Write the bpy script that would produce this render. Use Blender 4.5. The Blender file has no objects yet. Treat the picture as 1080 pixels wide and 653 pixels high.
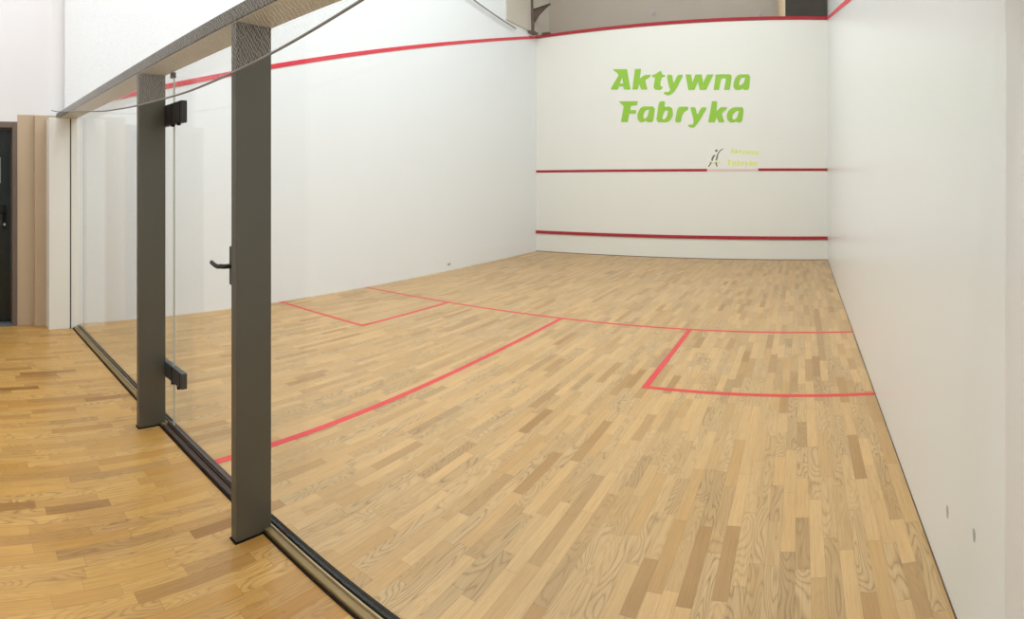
import bpy, bmesh, math, random
from mathutils import Vector, noise
random.seed(4)
S = bpy.context.scene
COL = S.collection

# ------------------------------------------------------------------ sizes (metres)
W, L = 6.4, 9.655            # court width and length, glass wall at y = 0
OUT_F, OUT_B = 4.474, 2.19   # out line height at front and back
NEAR = -3.0                  # wall behind the corridor
CEIL = 7.8
CAM = (5.851, -1.378, 1.415)

# ------------------------------------------------------------------ node helpers
def new_mat(name):
    m = bpy.data.materials.new(name); m.use_nodes = True
    nt = m.node_tree; nt.nodes.clear()
    out = nt.nodes.new('ShaderNodeOutputMaterial')
    b = nt.nodes.new('ShaderNodeBsdfPrincipled')
    nt.links.new(b.outputs[0], out.inputs[0])
    return m, nt, b
class N:
    def __init__(s, nt): s.nt = nt
    def val(s, x, sock):
        if isinstance(x, bpy.types.NodeSocket): s.nt.links.new(x, sock)
        else: sock.default_value = x
    def m(s, op, a, b=0.0, c=0.0):
        n = s.nt.nodes.new('ShaderNodeMath'); n.operation = op
        s.val(a, n.inputs[0]); s.val(b, n.inputs[1]); s.val(c, n.inputs[2]); return n.outputs[0]
    def xyz(s, x, y, z):
        n = s.nt.nodes.new('ShaderNodeCombineXYZ')
        s.val(x, n.inputs[0]); s.val(y, n.inputs[1]); s.val(z, n.inputs[2]); return n.outputs[0]
    def white(s, v):
        n = s.nt.nodes.new('ShaderNodeTexWhiteNoise'); n.noise_dimensions = '3D'
        s.val(v, n.inputs['Vector']); return n.outputs['Value']
    def noise(s, v, scale=1, detail=2, rough=.5, dist=0):
        n = s.nt.nodes.new('ShaderNodeTexNoise'); s.val(v, n.inputs['Vector'])
        n.inputs['Scale'].default_value = scale; n.inputs['Detail'].default_value = detail
        n.inputs['Roughness'].default_value = rough; n.inputs['Distortion'].default_value = dist
        return n.outputs['Fac']
    def mix(s, f, a, b, mode='MIX'):
        n = s.nt.nodes.new('ShaderNodeMix'); n.data_type = 'RGBA'; n.blend_type = mode
        s.val(f, n.inputs[0]); s.val(a, n.inputs[6]); s.val(b, n.inputs[7]); return n.outputs[2]
    def ramp(s, f, stops):
        n = s.nt.nodes.new('ShaderNodeValToRGB'); s.val(f, n.inputs[0])
        e = n.color_ramp.elements
        while len(e) < len(stops): e.new(.5)
        for k, (p, c) in enumerate(stops): e[k].position = p; e[k].color = (*c, 1)
        return n.outputs[0]
    def coord(s):
        n = s.nt.nodes.new('ShaderNodeTexCoord'); return n.outputs['Object']
    def sep(s, v):
        n = s.nt.nodes.new('ShaderNodeSeparateXYZ'); s.val(v, n.inputs[0]); return n.outputs
    def bump(s, h, strength, dist=.01):
        n = s.nt.nodes.new('ShaderNodeBump'); s.val(h, n.inputs['Height'])
        n.inputs['Strength'].default_value = strength; n.inputs['Distance'].default_value = dist
        return n.outputs[0]

def plaster(name, col, rough=.55, var=.03, bump=.05, spec=.4, scale=2.0):
    m, nt, b = new_mat(name); n = N(nt)
    v = n.coord()
    f = n.noise(v, scale, 3)
    lo = tuple(c*(1-var) for c in col); hi = tuple(min(1, c*(1+var*.4)) for c in col)
    c = n.mix(f, (*lo, 1), (*hi, 1))
    nt.links.new(c, b.inputs['Base Color'])
    b.inputs['Roughness'].default_value = rough
    b.inputs['Specular IOR Level'].default_value = spec
    nt.links.new(n.bump(n.noise(v, 60, 2), bump, .003), b.inputs['Normal'])
    return m

def paint(name, col, rough=.45, metal=0.0, spec=.5, var=.08, scale=9):
    m, nt, b = new_mat(name); n = N(nt)
    f = n.noise(n.coord(), scale, 3)
    c = n.mix(f, (*[x*(1-var) for x in col], 1), (*[min(1, x*(1+var)) for x in col], 1))
    nt.links.new(c, b.inputs['Base Color'])
    b.inputs['Roughness'].default_value = rough
    b.inputs['Metallic'].default_value = metal
    b.inputs['Specular IOR Level'].default_value = spec
    return m

def parquet(name, pale, mid, brown, grey, figure=.5, rough=.42):
    """three-strip oak parquet laid along the court (y)"""
    m, nt, b = new_mat(name); n = N(nt)
    o = n.sep(n.coord())
    x, y = o[0], o[1]
    sw = .062
    row = n.m('FLOOR', n.m('DIVIDE', x, sw))
    fx = n.m('FRACT', n.m('DIVIDE', x, sw))
    r1 = n.white(n.xyz(row, 3.1, 7.7))
    r2 = n.white(n.xyz(row, 9.3, 1.7))
    ln = n.m('MULTIPLY_ADD', r1, .30, .27)
    yy = n.m('ADD', n.m('DIVIDE', y, ln), n.m('MULTIPLY', r2, 37.0))
    cell = n.m('FLOOR', yy); fy = n.m('FRACT', yy)
    h = n.white(n.xyz(row, cell, 1.3))
    h2 = n.white(n.xyz(row, cell, 5.9))
    h3 = n.white(n.xyz(row, cell, 11.4))
    tone = n.ramp(h, [(0, brown), (.16, mid), (.55, pale), (.8, pale), (1, mid)])
    tone = n.mix(n.m('MULTIPLY', h2, .55), tone, (*grey, 1))
    # straight pore grain
    g1 = n.noise(n.xyz(n.m('MULTIPLY', x, 150), n.m('MULTIPLY', y, 5), n.m('MULTIPLY', h3, 60)), 1, 4, .65)
    # cathedral figure: contour lines of a stretched noise
    base = n.noise(n.xyz(n.m('MULTIPLY', x, 9.0), n.m('MULTIPLY', y, 1.7), n.m('MULTIPLY', h3, 90)), 1, 1.5, .45, .25)
    ring = n.m('ABSOLUTE', n.m('SINE', n.m('MULTIPLY', base, 70.0)))
    ring = n.m('POWER', n.m('SUBTRACT', 1.0, ring), 1.8)
    ring = n.m('MULTIPLY', ring, n.m('MINIMUM', n.m('MULTIPLY_ADD', g1, 2.4, .1), 1.6))
    amt = n.m('MULTIPLY', n.m('SMOOTH_MIN', n.m('MAXIMUM', n.m('MULTIPLY_ADD', h2, 1.7, -.55), .08), 1.0, .1), figure)
    tone = n.mix(n.m('MULTIPLY', ring, amt), tone, (*[c*.5 for c in brown], 1))
    tone = n.mix(n.m('MULTIPLY', n.m('MAXIMUM', n.m('MULTIPLY_ADD', g1, 2.6, -1.1), 0.0), .38), tone, (*[c*.5 for c in brown], 1))
    # seams between strips
    ex = n.m('MINIMUM', fx, n.m('SUBTRACT', 1.0, fx))
    ey = n.m('MULTIPLY', n.m('MINIMUM', fy, n.m('SUBTRACT', 1.0, fy)), 5.0)
    seam = n.m('LESS_THAN', n.m('MINIMUM', ex, ey), .012)
    tone = n.mix(n.m('MULTIPLY', seam, .45), tone, (*[c*.35 for c in brown], 1))
    # worn and dusty patches
    w = n.noise(n.xyz(x, y, 0.0), 1.1, 4, .6)
    tone = n.mix(n.m('MULTIPLY', n.m('MAXIMUM', n.m('MULTIPLY_ADD', w, 2.2, -.95), 0.0), .35), tone, (*grey, 1))
    nt.links.new(tone, b.inputs['Base Color'])
    nt.links.new(n.m('MULTIPLY_ADD', w, .25, rough-.12), b.inputs['Roughness'])
    b.inputs['Specular IOR Level'].default_value = .4
    nt.links.new(n.bump(g1, .06, .001), b.inputs['Normal'])
    return m

M = {}
M['white'] = plaster('court_white', (.82, .835, .845), .5, .02)
M['front'] = plaster('front_white', (.76, .74, .675), .5, .03)
M['right'] = plaster('right_white', (.77, .77, .755), .28, .02, .02, .5)
M['corr'] = plaster('corridor_white', (.80, .775, .77), .6, .03)
M['beige'] = plaster('beige_wall_shade', (.54, .42, .29), .6, .06)  # shade on the lower corridor wall, put into its colour
M['taupe'] = plaster('taupe_wall', (.40, .335, .27), .7, .08)
M['corner'] = plaster('corner_shade_beige', (.58, .53, .45), .6, .05)  # shading of the upper left wall near the front, painted in
M['cream'] = plaster('cream_paint', (.90, .78, .60), .6, .05)
M['pilaster'] = plaster('pilaster_white', (.82, .81, .76), .5, .03)
M['ceil'] = plaster('ceiling_white', (.75, .74, .73), .8, .03)
M['post'] = paint('grey_coat', (.122, .118, .095), .42, .25, .5, .05, 4)
M['soffit'] = paint('soffit_cream', (.53, .52, .45), .5)
M['dark'] = paint('dark_metal', (.035, .033, .03), .4, .2)
M['fitting'] = paint('fitting_grey', (.075, .075, .078), .38, .3)
M['black'] = paint('black_rubber', (.010, .009, .008), .6, 0, .15)
M['bronze'] = paint('bronze_rail', (.27, .185, .075), .35, .5, .5, .15, 5)
M['bronze_lt'] = paint('bronze_edge', (.62, .5, .3), .3, .5, .5, .1, 5)
M['rust'] = paint('dark_brown_rail', (.05, .028, .02), .45, .2)
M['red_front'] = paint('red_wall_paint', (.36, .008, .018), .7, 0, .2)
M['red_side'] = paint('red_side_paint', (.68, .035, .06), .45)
M['red_floor'] = paint('red_floor_tape', (.62, .042, .05), .5, 0, .4, .15, 14)
M['pink'] = paint('faded_pink', (.70, .50, .46), .5, 0, .4, .12, 20)
M['green'] = paint('lime_vinyl', (.26, .50, .022), .45, 0, .4, .06, 6)
M['pale_green'] = paint('faded_lime', (.72, .74, .20), .5, 0, .4, .1, 20)
M['charcoal'] = paint('charcoal_ink', (.14, .14, .09), .5)
M['sticker'] = paint('sticker_film', (.765, .742, .685), .5, 0, .4, .02)
M['net'] = paint('net_cord', (.72, .70, .68), .7)
M['rope'] = paint('grey_rope', (.27, .26, .25), .8)
M['door'] = paint('dark_door_paint', (.012, .018, .018), .25)
M['frame'] = paint('brown_frame', (.15, .11, .085), .5)
M['chrome'] = paint('chrome', (.6, .6, .6), .2, 1.0)
M['grey_floor'] = paint('grey_threshold', (.13, .13, .14), .6)
M['duct'] = paint('dark_cladding', (.040, .034, .024), .9, 0, .1)
M['scuff'] = paint('scuff_grey', (.42, .39, .36), .7)
M['timber'] = paint('timber_brown', (.10, .06, .03), .7)
M['floor'] = parquet('court_parquet', (.585, .355, .150), (.475, .27, .098), (.335, .172, .056), (.46, .32, .165), .5)
M['floor2'] = parquet('corridor_parquet', (.56, .30, .072), (.40, .19, .038), (.24, .098, .018), (.62, .38, .14), .4, .30)

def glass():
    m = bpy.data.materials.new('clear_glass'); m.use_nodes = True
    nt = m.node_tree; nt.nodes.clear(); n = N(nt)
    out = nt.nodes.new('ShaderNodeOutputMaterial')
    tr = nt.nodes.new('ShaderNodeBsdfTransparent'); tr.inputs[0].default_value = (.965, .975, .965, 1)
    gl = nt.nodes.new('ShaderNodeBsdfGlossy'); gl.inputs['Roughness'].default_value = .02
    ge = nt.nodes.new('ShaderNodeNewGeometry'); dt = nt.nodes.new('ShaderNodeVectorMath'); dt.operation = 'DOT_PRODUCT'
    nt.links.new(ge.outputs['Normal'], dt.inputs[0]); nt.links.new(ge.outputs['Incoming'], dt.inputs[1])
    fac = n.m('MULTIPLY_ADD', n.m('POWER', n.m('SUBTRACT', 1.0, n.m('ABSOLUTE', dt.outputs['Value'])), 5.0), .97, .022)
    mx = nt.nodes.new('ShaderNodeMixShader')
    nt.links.new(fac, mx.inputs[0]); nt.links.new(tr.outputs[0], mx.inputs[1]); nt.links.new(gl.outputs[0], mx.inputs[2])
    nt.links.new(mx.outputs[0], out.inputs[0])
    return m
M['glass'] = glass()
M['glass_edge'] = paint('glass_edge', (.52, .54, .46), .2)

# ------------------------------------------------------------------ mesh helpers
def obj(name, bm, mat, parent=None, bevel=0.0, smooth=False):
    me = bpy.data.meshes.new(name)
    bmesh.ops.recalc_face_normals(bm, faces=bm.faces)
    bm.to_mesh(me); bm.free()
    o = bpy.data.objects.new(name, me); COL.objects.link(o)
    for mm in (mat if isinstance(mat, (list, tuple)) else [mat]): me.materials.append(mm)
    if parent: o.parent = parent
    if bevel:
        b = o.modifiers.new('bevel', 'BEVEL'); b.width = bevel; b.segments = 2; b.limit_method = 'ANGLE'
    if smooth:
        for p in me.polygons: p.use_smooth = True
    return o
def bx(bm, x0, x1, y0, y1, z0, z1, mi=0):
    vs = [bm.verts.new(p) for p in ((x0,y0,z0),(x1,y0,z0),(x1,y1,z0),(x0,y1,z0),(x0,y0,z1),(x1,y0,z1),(x1,y1,z1),(x0,y1,z1))]
    for f in ((0,3,2,1),(4,5,6,7),(0,1,5,4),(1,2,6,5),(2,3,7,6),(3,0,4,7)):
        bm.faces.new([vs[i] for i in f]).material_index = mi
def box(*a):
    bm = bmesh.new(); bx(bm, *a); return bm
def prism(bm, pts, hole, to3, depth):
    """extrude a polygon (optionally with one hole) lying on a wall; to3(u, v, d) -> xyz"""
    def loop(P, d): return [bm.verts.new(to3(u, v, d)) for u, v in P]
    edges = []; rings = []
    for P in ([pts] + ([hole] if hole else [])):
        r = loop(P, depth); r0 = loop(P, 0.0); rings.append((r, r0))
        edges += [bm.edges.new((r[i], r[(i+1) % len(r)])) for i in range(len(r))]
    bmesh.ops.triangle_fill(bm, use_beauty=True, use_dissolve=False, edges=edges)
    for r, r0 in rings:
        for i in range(len(r)):
            j = (i+1) % len(r); bm.faces.new((r0[i], r0[j], r[j], r[i]))
def tube(bm, pts, r, n=8, r_end=None):
    pts = [Vector(p) for p in pts]; rings = []
    up = Vector((0, 0, 1))
    for i, p in enumerate(pts):
        d = (pts[min(i+1, len(pts)-1)] - pts[max(i-1, 0)]).normalized()
        a = d.cross(up)
        if a.length < .05: a = d.cross(Vector((1, 0, 0)))
        a.normalize(); b = a.cross(d).normalized()
        rr = r if r_end is None else r + (r_end-r)*i/(len(pts)-1)
        rings.append([bm.verts.new(p + (a*math.cos(2*math.pi*k/n) + b*math.sin(2*math.pi*k/n))*rr) for k in range(n)])
    for q in range(len(rings)-1):
        for k in range(n): bm.faces.new((rings[q][k], rings[q][(k+1) % n], rings[q+1][(k+1) % n], rings[q+1][k]))
    bm.faces.new(rings[0][::-1]); bm.faces.new(rings[-1])
def cyl(bm, c, axis, r, h, n=20):
    a = Vector(c); e = Vector(axis).normalized()*h
    tube(bm, [a, a+e], r, n)
def tag(o, label, cat, group=None):
    o['label'] = label; o['category'] = cat
    if group: o['group'] = group
    return o
def struct(name, bm, mat, parent=None, **k):
    o = obj(name, bm, mat, parent, **k)
    if parent is None: o['kind'] = 'structure'
    return o
def empty(name, loc=(0, 0, 0)):
    o = bpy.data.objects.new(name, None); COL.objects.link(o); o.location = loc
    bpy.context.view_layer.update(); return o
def part(name, bm, mat, parent, **k):
    """a part drawn in world coordinates, re-based on its thing's empty"""
    off = Vector((0, 0, 0)); p = parent
    while p is not None: off += p.location; p = p.parent
    bmesh.ops.translate(bm, verts=bm.verts, vec=-off)
    return obj(name, bm, mat, parent, **k)

# ------------------------------------------------------------------ the shell
bm = bmesh.new(); bx(bm, -.6, W+.3, 0, L+.6, -.12, 0)
struct('floor_court', bm, M['floor'])
bm = bmesh.new(); bx(bm, -1.4, W+.3, NEAR-.3, 0, -.12, 0)
struct('floor_corridor', bm, M['floor2'])
struct('ceiling', box(-1.4, W+.3, NEAR-.3, L+.9, CEIL, CEIL+.2), M['ceil'])
struct('wall_left', box(-.25, 0, -.10, L+.6, 0, CEIL), M['white'])
struct('wall_right', box(W, W+.25, NEAR-.3, L+.6, 0, CEIL), M['right'])
struct('wall_front', box(0, W, L, L+.3, 0, OUT_F-.03), M['front'])
struct('wall_front_upper', box(-.25, W+.25, L+.6, L+.85, OUT_F-.4, CEIL), M['taupe'])
struct('wall_back', box(-1.2, W, NEAR-.25, NEAR, 0, CEIL), M['corr'])
# end wall of the corridor: white above, shade painted beige below, with the doorway
DX, DY0, DY1, DZ = -.05, -1.62, -.625, 2.03
bm = bmesh.new()
bx(bm, DX-.22, DX, NEAR, DY0, 0, CEIL)
bx(bm, DX-.22, DX, DY1, -.10, 2.10, CEIL)
bx(bm, DX-.22, DX, DY0, DY1, DZ+.0, CEIL)
struct('wall_corridor', bm, M['corr'])
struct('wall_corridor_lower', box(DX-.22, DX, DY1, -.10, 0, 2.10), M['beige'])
struct('trim_1', box(-.0501, .185, -.315, -.085, 0, 2.05), M['pilaster'], bevel=.004)      # white pilaster the glass starts from
struct('trim_2', box(-.0501, .182, -.072, .006, 0, 2.05), M['pilaster'], bevel=.003)
struct('trim_pilaster_shade', box(-.0501, .02, -.44, -.315, 0, 2.09), M['beige'], bevel=.004)  # added boxing; its beige paints in the shaded side of the pilaster
struct('trim_corner_shade', box(0, .03, 8.3, L+.6, OUT_F+.05, CEIL), M['corner'])  # added shallow box, coloured as the wall's shading towards the front corner
# dark gap strip and thin pale bead along the foot of the right wall
struct('baseboard_right', box(W-.004, W, .02, L, 0, .008), M['timber'])
struct('baseboard_front', box(0, W, L-.006, L, 0, .010), M['timber'])
# door to the next room
dr = empty('door_1', (DX, DY1, 0)); dr['kind'] = 'structure'
bm = bmesh.new()
bx(bm, DX-.20, DX+.012, DY1-.055, DY1, 0, DZ); bx(bm, DX-.20, DX+.012, DY0, DY0+.055, 0, DZ)
bx(bm, DX-.20, DX+.012, DY0+.055, DY1-.055, DZ-.06, DZ)
part('door_frame', bm, M['frame'], dr, bevel=.004)
bm = bmesh.new(); bx(bm, DX-.17, DX-.125, DY0+.06, DY1-.06, .012, DZ-.065)
part('door_leaf', bm, M['door'], dr, bevel=.003)
bm = bmesh.new(); bx(bm, DX-.20, DX+.03, DY0+.055, DY1-.055, 0, .010)
part('threshold', bm, M['grey_floor'], dr)
bm = bmesh.new(); yh = DY1-.13
bx(bm, DX-.125, DX-.115, yh-.02, yh+.02, .95, 1.20)
tube(bm, [(DX-.115, yh, 1.12), (DX-.07, yh, 1.12), (DX-.06, yh-.02, 1.12), (DX-.058, yh-.13, 1.115)], .011, 8)
part('door_handle', bm, M['black'], dr, smooth=False)
bm = bmesh.new(); cyl(bm, (DX-.115, yh, 1.0), (1, 0, 0), .014, .012)
part('lock_cylinder', bm, M['chrome'], dr)
bm = bmesh.new(); bx(bm, DX-.125, DX-.121, DY1-.36, DY1-.17, 1.42, 1.68)
part('door_notice', bm, paint('notice_grey', (.22, .22, .23), .5), dr)

# ------------------------------------------------------------------ floor lines
LW = .05
def fl(name, x0, x1, y0, y1, label, z=.0012):
    o = obj(name, box(x0, x1, y0, y1, .0001, z), M['red_floor']); tag(o, label, 'floor line'); return o
YS = 4.285; LB = 1.554; RB = 1.72; HX = 3.18
fl('short_line', .006, W-.006, YS-LW/2, YS+LW/2, 'long thin red line running across the whole court floor from wall to wall')
fl('half_court_line', HX-LW/2, HX+LW/2, .045, YS-LW/2, 'red line down the middle of the floor from the cross line to the glass door')
def service_box(sx, x_in, y_in, label):
    bm = bmesh.new(); x_w = .006 if sx < 0 else W-.006
    P = [(x_w, y_in-LW/2), (x_in-sx*LW/2, y_in-LW/2), (x_in-sx*LW/2, YS-LW/2), (x_in+sx*LW/2, YS-LW/2), (x_in+sx*LW/2, y_in+LW/2), (x_w, y_in+LW/2)]
    prism(bm, P, None, lambda u, v, d: (u, v, .0001+d), .0011)
    tag(obj('service_box_line', bm, M['red_floor']), label, 'floor line')
service_box(-1, LB, 2.73, 'red L-shaped service box outline on the floor against the far left side wall')
service_box(1, W-RB, 2.60, 'red L-shaped service box outline on the floor against the right side wall')

# ------------------------------------------------------------------ lines on the walls
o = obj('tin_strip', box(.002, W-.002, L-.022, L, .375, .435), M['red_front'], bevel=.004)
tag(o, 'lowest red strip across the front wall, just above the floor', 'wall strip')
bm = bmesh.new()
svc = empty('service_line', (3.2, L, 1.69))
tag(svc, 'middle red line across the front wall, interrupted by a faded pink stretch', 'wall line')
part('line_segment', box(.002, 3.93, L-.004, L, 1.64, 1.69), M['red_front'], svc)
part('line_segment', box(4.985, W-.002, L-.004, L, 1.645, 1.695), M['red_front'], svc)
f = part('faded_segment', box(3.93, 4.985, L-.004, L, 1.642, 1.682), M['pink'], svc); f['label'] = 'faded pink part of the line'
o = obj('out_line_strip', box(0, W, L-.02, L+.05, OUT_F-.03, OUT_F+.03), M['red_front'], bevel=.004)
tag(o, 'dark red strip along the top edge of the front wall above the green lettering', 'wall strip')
def side_line(x0, x1, mat, label):
    bm = bmesh.new(); h = .028
    P = [(0.02, OUT_B-h), (L, OUT_F-h), (L, OUT_F+h), (0.02, OUT_B+h)]
    prism(bm, P, None, lambda u, v, d: (x0+(x1-x0)*d, u, v), 1.0)
    tag(obj('side_out_line', bm, mat), label, 'wall line')
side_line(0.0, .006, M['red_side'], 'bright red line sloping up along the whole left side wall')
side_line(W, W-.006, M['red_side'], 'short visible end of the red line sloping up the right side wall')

# ------------------------------------------------------------------ lettering on the front wall
LETTERS = [
    ('A', [(1.866, 3.661), (2.195, 3.64), (2.274, 3.241), (2.124, 3.249), (2.106, 3.311), (2.02, 3.316), (1.983, 3.256), (1.827, 3.264), (1.83, 3.287), (2.004, 3.533), (1.975, 3.576)], [(2.082, 3.477), (2.103, 3.372), (2.039, 3.375)]),
    ('k', [(2.375, 3.633), (2.509, 3.625), (2.481, 3.447), (2.598, 3.506), (2.717, 3.506), (2.714, 3.467), (2.603, 3.409), (2.648, 3.224), (2.512, 3.23), (2.469, 3.337), (2.434, 3.234), (2.313, 3.239)], None),
    ('t', [(2.944, 3.577), (2.983, 3.49), (3.039, 3.485), (3.03, 3.448), (2.963, 3.442), (2.926, 3.291), (2.986, 3.257), (2.967, 3.213), (2.899, 3.207), (2.83, 3.212), (2.78, 3.252), (2.822, 3.448), (2.753, 3.458), (2.757, 3.496), (2.822, 3.511)], None),
    ('y', [(3.071, 3.486), (3.19, 3.481), (3.218, 3.306), (3.305, 3.476), (3.431, 3.474), (3.308, 3.26), (3.233, 3.156), (3.15, 3.099), (3.081, 3.095), (3.005, 3.129), (3.021, 3.164), (3.112, 3.154), (3.15, 3.2), (3.115, 3.268)], None),
    ('w', [(3.474, 3.476), (3.596, 3.472), (3.62, 3.316), (3.685, 3.469), (3.818, 3.464), (3.848, 3.309), (3.929, 3.46), (4.064, 3.456), (3.91, 3.172), (3.774, 3.176), (3.737, 3.325), (3.663, 3.179), (3.533, 3.183)], None),
    ('n', [(4.112, 3.456), (4.389, 3.452), (4.429, 3.438), (4.443, 3.402), (4.4, 3.161), (4.28, 3.163), (4.32, 3.346), (4.309, 3.375), (4.28, 3.383), (4.225, 3.367), (4.178, 3.166), (4.065, 3.168)], None),
    ('a', [(4.585, 3.443), (4.826, 3.443), (4.797, 3.154), (4.689, 3.155), (4.667, 3.178), (4.607, 3.154), (4.52, 3.158), (4.474, 3.211), (4.481, 3.292), (4.513, 3.383)], [(4.636, 3.368), (4.701, 3.377), (4.679, 3.289), (4.626, 3.244), (4.607, 3.257), (4.611, 3.309)]),
    ('F', [(2.01, 3.023), (2.436, 3.005), (2.42, 2.927), (2.285, 2.925), (2.269, 2.846), (2.405, 2.837), (2.391, 2.767), (2.248, 2.773), (2.212, 2.611), (2.06, 2.616), (2.119, 2.918), (2.077, 2.961)], None),
    ('a', [(2.546, 2.901), (2.819, 2.891), (2.778, 2.594), (2.641, 2.598), (2.616, 2.626), (2.559, 2.598), (2.484, 2.603), (2.427, 2.665), (2.434, 2.774), (2.484, 2.862)], [(2.613, 2.818), (2.67, 2.825), (2.643, 2.708), (2.589, 2.665), (2.57, 2.693), (2.58, 2.763)]),
    ('b', [(2.937, 2.985), (3.037, 2.981), (3.017, 2.875), (3.123, 2.884), (3.196, 2.842), (3.208, 2.715), (3.167, 2.632), (3.086, 2.581), (2.839, 2.588), (2.897, 2.947)], [(3.037, 2.8), (3.086, 2.795), (3.066, 2.696), (3.019, 2.642), (2.99, 2.657), (3.003, 2.733)]),
    ('r', [(3.308, 2.871), (3.538, 2.864), (3.522, 2.8), (3.462, 2.778), (3.401, 2.708), (3.373, 2.574), (3.245, 2.577)], None),
    ('y', [(3.571, 2.854), (3.685, 2.851), (3.722, 2.701), (3.811, 2.848), (3.933, 2.842), (3.789, 2.62), (3.715, 2.529), (3.658, 2.468), (3.581, 2.47), (3.519, 2.504), (3.551, 2.528), (3.611, 2.518), (3.648, 2.557), (3.641, 2.637)], None),
    ('k', [(4.032, 2.955), (4.139, 2.953), (4.127, 2.765), (4.215, 2.84), (4.349, 2.837), (4.334, 2.801), (4.236, 2.724), (4.29, 2.555), (4.171, 2.557), (4.127, 2.654), (4.09, 2.558), (3.954, 2.561)], None),
    ('a', [(4.476, 2.835), (4.696, 2.832), (4.653, 2.551), (4.563, 2.552), (4.537, 2.573), (4.476, 2.551), (4.404, 2.555), (4.346, 2.608), (4.336, 2.69), (4.375, 2.778)], [(4.527, 2.752), (4.575, 2.759), (4.542, 2.647), (4.498, 2.613), (4.465, 2.633), (4.476, 2.701)]),
]
GREEN = {}
root = empty('wall_lettering', (3.3, L, 3.4)); tag(root, 'large lime green upper word Aktywna on the front wall', 'lettering')
root2 = empty('wall_lettering', (3.3, L, 2.75)); tag(root2, 'large lime green lower word Fabryka on the front wall', 'lettering')
def on_front(u, v, d): return (u, L-d, v)
def soften(P, k=.16):
    out = []
    for i in range(len(P)):
        a, b = P[i], P[(i+1) % len(P)]
        out += [(a[0]+(b[0]-a[0])*k, a[1]+(b[1]-a[1])*k), (b[0]-(b[0]-a[0])*k, b[1]-(b[1]-a[1])*k)]
    return out
for i, (ch, P, H) in enumerate(LETTERS):
    if ch in 'tyabr': P = soften(P)
    if H:   # open the counters to their real width
        cx = sum(q[0] for q in H)/len(H); cz = sum(q[1] for q in H)/len(H)
        H = [(cx+(q[0]-cx)*1.3, cz+(q[1]-cz)*1.12) for q in H]
    bm = bmesh.new(); prism(bm, P, H, on_front, .005)
    part('letter', bm, M['green'], root if i < 7 else root2)
# small faded sticker beside: player figure and two short rows of pale letters
st = empty('wall_sticker', (4.45, L, 1.9)); tag(st, 'small faded club sticker with a dark player figure and pale yellow words', 'sticker')
part('film', box(3.92, 5.02, L-.0015, L, 1.70, 2.13), M['sticker'], st)
def stroke(bm, pts, ws):
    pts = [Vector((a, b)) for a, b in pts]; l = []; r = []
    for i, p in enumerate(pts):
        d = (pts[min(i+1, len(pts)-1)]-pts[max(i-1, 0)]).normalized(); nrm = Vector((-d.y, d.x))*ws[i]/2
        l.append(p+nrm); r.append(p-nrm)
    prism(bm, [tuple(q) for q in l+r[::-1]], None, lambda u, v, d: (u, L-.0015-d, v), .002)
bm = bmesh.new()
prism(bm, [(4.122+.026*math.cos(t*math.pi/6), 2.028+.026*math.sin(t*math.pi/6)) for t in range(12)], None, lambda u, v, d: (u, L-.0015-d, v), .002)
stroke(bm, [(4.27, 2.062), (4.225, 2.045), (4.181, 2.006), (4.15, 1.955), (4.136, 1.90), (4.12, 1.845)], [.012, .018, .02, .026, .034, .03])
stroke(bm, [(4.10, 1.945), (4.07, 1.93), (4.045, 1.89), (4.03, 1.84)], [.02, .034, .04, .03])
stroke(bm, [(4.02, 1.82), (4.0, 1.78), (3.955, 1.727)], [.022, .026, .022])
stroke(bm, [(4.112, 1.815), (4.125, 1.77), (4.14, 1.726)], [.026, .03, .02])
part('player_figure', bm, M['charcoal'], st)
bm = bmesh.new()
prism(bm, [(3.98, 1.83), (4.09, 1.80), (4.22, 1.83), (4.20, 1.80), (4.08, 1.775), (3.97, 1.80)], None, lambda u, v, d: (u, L-.0015-d, v), .001)
part('player_shorts', bm, M['pale_green'], st)
def mini(idx, x0, z0, sc, ux, uz):
    bm = bmesh.new()
    for i in idx:
        ch, P, H = LETTERS[i]
        T = lambda q: (x0+(q[0]-ux)*sc, z0+(q[1]-uz)*sc*1.15)
        prism(bm, [T(q) for q in P], [T(q) for q in H] if H else None, lambda u, v, d: (u, L-.0015-d, v), .002)
    return bm
part('faded_word', mini(range(0, 7), 4.41, 1.955, .196, 1.83, 3.16), M['pale_green'], st)
part('faded_word', mini(range(7, 14), 4.35, 1.735, .232, 2.01, 2.55), M['pale_green'], st)

# ------------------------------------------------------------------ things above the front wall
o = obj('ledge_duct', box(5.545, W-.01, L+.06, L+.55, OUT_F+.031, 5.35), M['duct'], bevel=.01)
tag(o, 'dark grey boxed duct above the right end of the front wall', 'duct')
bm = bmesh.new()
vs = [(5.33, 5.6), (5.535, 5.6), (5.535, OUT_F+.031), (5.40, OUT_F+.031)]
prism(bm, vs, None, lambda u, v, d: (u, L+.06+d, v), .3)
tag(obj('ledge_post', bm, M['cream'], bevel=.006), 'narrow cream post standing beside the dark duct above the front wall', 'post')
for k, (x, z, lb) in enumerate(((2.63, 4.86, 'small metal hook on the taupe wall above the word Aktywna'), (4.98, 4.72, 'small metal hook on the taupe wall next to the cream post'))):
    bm = bmesh.new(); y = L+.6
    bx(bm, x-.03, x+.03, y-.012, y, z-.05, z+.05)
    tube(bm, [(x, y-.01, z+.02), (x, y-.06, z+.01), (x, y-.08, z-.03), (x, y-.05, z-.05)], .010, 8)
    tag(obj('wall_hook', bm, M['scuff']), lb, 'hook')
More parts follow.
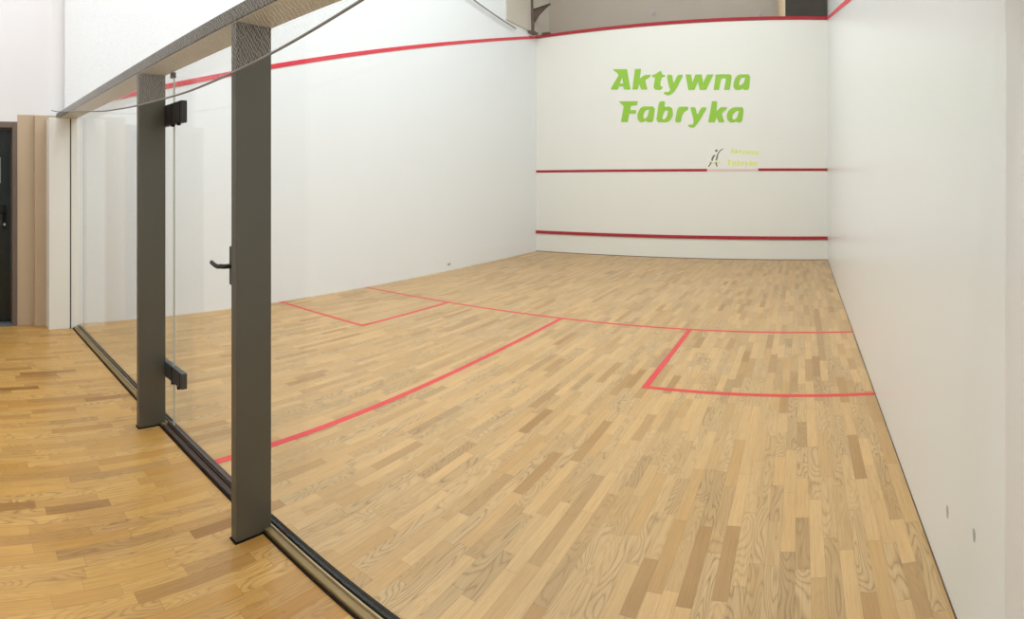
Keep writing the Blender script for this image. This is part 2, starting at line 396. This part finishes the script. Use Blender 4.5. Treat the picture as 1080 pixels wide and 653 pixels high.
# steel bracket and pipe in the upper left corner
br = empty('corner_bracket', (.1, 9.4, OUT_F)); tag(br, 'brown triangular bracket with a stub pipe in the corner above the front wall', 'bracket')
bm = bmesh.new(); tube(bm, [(.05, 9.40, OUT_F+.03), (.05, 9.40, 4.70), (.045, 9.38, 4.85), (.045, 9.36, 5.5)], .040, 12)
part('pipe', bm, M['timber'], br, smooth=True)
bm = bmesh.new(); prism(bm, [(.05, 4.98), (.50, 5.04), (.36, 4.96), (.22, 4.86), (.10, 4.72)], None, lambda u, v, d: (u, 9.37+d, v), .06)
part('gusset', bm, M['timber'], br)
bm = bmesh.new(); bx(bm, .0, .14, 9.25, 9.50, OUT_F+.0, OUT_F+.045); bx(bm, .17, .36, L-.06, L+.05, OUT_F+.031, OUT_F+.065)
part('base_plate', bm, M['timber'], br, bevel=.01)
# grey cable hanging on the left wall
bm = bmesh.new(); P = []
for i in range(15):
    t = i/14; P.append((.048, 5.9+t*2.75, 4.76-.34*t-.05*math.sin(t*math.pi)))
tube(bm, P, .013, 8)
tag(obj('wall_cable', bm, M['rope'], smooth=True), 'grey cable sloping down the upper left wall towards the front corner', 'cable')

# ------------------------------------------------------------------ glass back wall
GH = 2.046
def post(x1, label):
    p = empty('steel_post', (x1-.02, -.1, 0)); tag(p, label, 'post', 'grey posts of the glass wall')
    part('shaft', box(x1-.045, x1, -.195, -.012, .006, 2.05), M['post'], p, bevel=.004)
    part('foot_plate', box(x1-.049, x1+.002, -.200, -.012, 0, .006), M['black'], p)
post(2.625, 'grey flat steel post at the hinge side of the glass door')
post(3.835, 'tall grey flat steel post nearest the camera, at the handle side of the glass door')
o = empty('header_beam', (3.2, -.1, 2.05)); part('fascia', box(.0, W-.001, -.20, .0, 2.053, 2.112), M['post'], o, bevel=.004)
part('soffit', box(.01, W-.002, -.192, -.004, 2.0505, 2.0535), M['soffit'], o)['label'] = 'pale cream underside'
tag(o, 'long grey horizontal beam on top of the two posts and glass wall', 'beam')
def pane(name, x0, x1, z0, label, cat):
    p = empty(name, (x0, 0, 0)); tag(p, label, cat)
    part('pane', box(x0+.002, x1-.002, -.006, .006, z0, GH), M['glass'], p)
    if x1 < W-.1: part('polished_edge', box(x1-.002, x1, -.006, .006, z0, GH), M['glass_edge'], p)
    return p
pn = pane('glass_panel', .20, 2.735, .034, 'fixed glass panel between the white pilaster and the first grey post', 'glass panel')
part('edge_seal', box(.15, .180, -.085, -.072, .0, GH), M['black'], pn)
gd = pane('glass_door', 2.742, 3.735, .034, 'frameless glass door with dark patch hinges and a lever handle', 'glass door')
pane('glass_panel', 3.74, W-.001, .034, 'wide glass panel on the right of the nearest post, up to the right wall', 'glass panel')
def hinge(z0, z1, n):
    h = part('patch_hinge', box(2.50, 2.885, -.020, .020, z0, z1), M['fitting'] if n else M['dark'], gd, bevel=.004)
    b = bmesh.new()
    bx(b, 2.734, 2.743, -.0212, .0212, z0+.002, z1-.002); bx(b, 2.86, 2.866, -.0212, .0212, z0+.002, z1-.002)
    for x in (2.74, 2.83): cyl(b, (x, -.012, z0-.012), (0, 0, 1), .012, .014, 12)
    part('joint_line', b, M['black'], h)
hinge(1.75, 1.872, 0); hinge(.285, .372, 1)
lc = part('lock_case', box(3.475, 3.715, -.026, .026, .952, 1.128), M['fitting'], gd, bevel=.004)
bm = bmesh.new()
tube(bm, [(3.50, -.02, 1.04), (3.50, -.068, 1.04), (3.485, -.076, 1.04), (3.45, -.078, 1.035), (3.42, -.078, 1.038), (3.385, -.078, 1.047)], .011, 10)
part('lever_handle', bm, M['dark'], gd, smooth=True)
bm = bmesh.new(); bx(bm, 2.70, 2.735, -.012, .012, 2.018, 2.05)
part('top_clip', bm, M['fitting'], gd)
# floor rail in three runs
def rail(x0, x1, label, dark=False):
    r = empty('floor_rail', (x0, -.03, 0)); tag(r, label, 'rail', 'rail under the glass wall')
    a, b_ = (M['rust'], M['rust']) if dark else (M['bronze'], M['bronze_lt'])
    bm = bmesh.new(); bx(bm, x0, x1, -.058, -.05, 0, .006); part('outer_lip', bm, M['black'], r)
    part('channel', box(x0, x1, -.050, -.016, 0, .018), a, r, bevel=.004)
    part('upper_edge', box(x0, x1, -.016, -.008, 0, .026), b_, r, bevel=.002)
    part('gasket', box(x0, x1, -.008, .028, 0, .032), M['black'] if not dark else M['rust'], r, bevel=.003)
rail(.185, 2.66, 'bronze floor rail left of the glass door')
rail(2.66, 3.79, 'dark brown threshold rail under the glass door', True)
rail(3.79, W-.01, 'bronze floor rail with a black gasket, nearest the camera')

# ------------------------------------------------------------------ safety net in front of the glass wall
def rope_z(x):
    K = [(-.04, 2.16), (.14, 2.114), (.9, 2.026), (2.0, 1.90), (2.63, 1.852), (3.03, 1.835), (3.46, 1.82), (3.92, 1.835), (4.18, 1.854), (4.42, 1.88), (4.70, 1.925), (5.3, 2.03), (6.39, 2.22)]
    for (a, za), (b, zb) in zip(K, K[1:]):
        if x <= b: return za+(zb-za)*max(0, (x-a))/(b-a)
    return K[-1][1]
def rope_s(x): return (rope_z(x-.15)+rope_z(x)*2+rope_z(x+.15))/4
NY = -.245
nt_ = empty('safety_net', (3.2, NY, 2.0)); tag(nt_, 'fine white netting hung in front of the beam above the glass wall', 'net')
P = [(-.035+i*.0803, NY, rope_s(-.035+i*.0803)) for i in range(81)]
bm = bmesh.new(); tube(bm, P, .0048, 6)
part('edge_rope', bm, M['rope'], nt_, smooth=True)
verts = []; faces = []
nx, nz, top = 640, 180, 3.75
def np_(i, j):
    x = -.035+6.42*i/nx; z0 = rope_s(x); z = z0+(top-z0)*j/nz
    q = Vector((x*9, z*9, 0)); q2 = Vector((x*45, z*45, 3))
    jx, jz = random.uniform(-.0035, .0035), random.uniform(-.0035, .0035)*(j > 0)
    return Vector((x+jx+.006*noise.noise(q2), NY+.003*noise.noise(q), z+jz+(.006*noise.noise(q2+Vector((9, 9, 9))) if j else 0)))
G = [[np_(i, j) for j in range(nz+1)] for i in range(nx+1)]
tw = .00038
def strand(a, b):
    d = (b-a).normalized(); u = d.cross(Vector((0, 1, 0))).normalized()*tw; w = Vector((0, 1, 0))*tw
    k = len(verts)
    for p in (a, b): verts.extend([p+u, p-u*.5+w, p-u*.5-w])
    for t in range(3): faces.append((k+t, k+(t+1) % 3, k+3+(t+1) % 3, k+3+t))
for i in range(nx+1):
    for j in range(nz+1):
        # diamond mesh: every knot is tied to its two upper diagonal neighbours
        if (i+j) % 2 == 0 and j < nz:
            if i < nx: strand(G[i][j], G[i+1][j+1])
            if i > 0: strand(G[i][j], G[i-1][j+1])
off = Vector(nt_.location)
me = bpy.data.meshes.new('mesh_sheet'); me.from_pydata([tuple(v-off) for v in verts], [], faces); me.materials.append(M['net'])
o = bpy.data.objects.new('mesh_sheet', me); COL.objects.link(o); o.parent = nt_

# ------------------------------------------------------------------ scuff marks left by balls and rackets
for (x, y, z, w, h, face, lb) in ((W, .60, .285, .014, .05, 'r', 'small grey ball mark low on the right wall, the upper one of two'),
                                  (W, .28, .385, .012, .045, 'r', 'small grey ball mark low on the right wall, nearest the camera'),
                                  (0, 6.35, .10, .05, .05, 'l', 'small dark scuff at the foot of the left wall')):
    bm = bmesh.new(); s = -1 if face == 'r' else 1
    pts = [(y+w*math.cos(a)*(1+.2*math.sin(3*a)), z+h*.5*math.sin(a)*(1+.15*math.cos(2*a))) for a in [k*math.pi/7 for k in range(14)]]
    prism(bm, pts, None, lambda u, v, d: (x+s*d, u, v), .0012)
    tag(obj('ball_mark', bm, M['scuff']), lb, 'scuff mark')

# ------------------------------------------------------------------ lights: ceiling luminaires of the hall
def area(name, loc, sx, sy, power, col=(1, 1, 1), rot=(0, 0, 0)):
    l = bpy.data.lights.new(name, 'AREA'); l.shape = 'RECTANGLE'; l.size = sx; l.size_y = sy
    l.energy = power; l.color = col
    o = bpy.data.objects.new(name, l); COL.objects.link(o); o.location = loc; o.rotation_euler = rot
    return o
for y, pw in ((1.3, 112), (3.6, 112), (6.0, 82)):
    for x in (2.2, 4.2):
        area('hall_lamp', (x, y, CEIL-.1), 1.2, 1.6, pw, (.875, .97, 1.045))
for x in (1.5, 4.6):
    area('corridor_lamp', (x, -1.6, CEIL-.1), 1.4, .5, 62, (.89, .97, 1.02))
w = bpy.data.worlds.new('world'); S.world = w; w.use_nodes = True
w.node_tree.nodes['Background'].inputs[0].default_value = (.9, .95, 1, 1)
w.node_tree.nodes['Background'].inputs[1].default_value = .6

# ------------------------------------------------------------------ camera: the photo is a swept panorama (cylindrical)
cd = bpy.data.cameras.new('camera'); cam = bpy.data.objects.new('camera', cd); COL.objects.link(cam)
cam.location = CAM; cam.rotation_euler = (math.pi/2, 0, .532)
cd.type = 'PANO'; cd.panorama_type = 'CENTRAL_CYLINDRICAL'
cd.central_cylindrical_range_u_min = -540/572.277
cd.central_cylindrical_range_u_max = 540/572.277
cd.central_cylindrical_range_v_max = 193.527/629.5
cd.central_cylindrical_range_v_min = -(653-193.527)/629.5
cd.central_cylindrical_radius = 1.0
cd.clip_start = .02; cd.clip_end = 100
S.camera = cam

S.view_settings.view_transform = 'Standard'; S.view_settings.look = 'None'
S.view_settings.gamma = 1; S.view_settings.use_curve_mapping = False
S.view_settings.exposure = -0.2
S.cycles.max_bounces = 10; S.cycles.diffuse_bounces = 6; S.cycles.transparent_max_bounces = 16
S.cycles.use_denoising = True
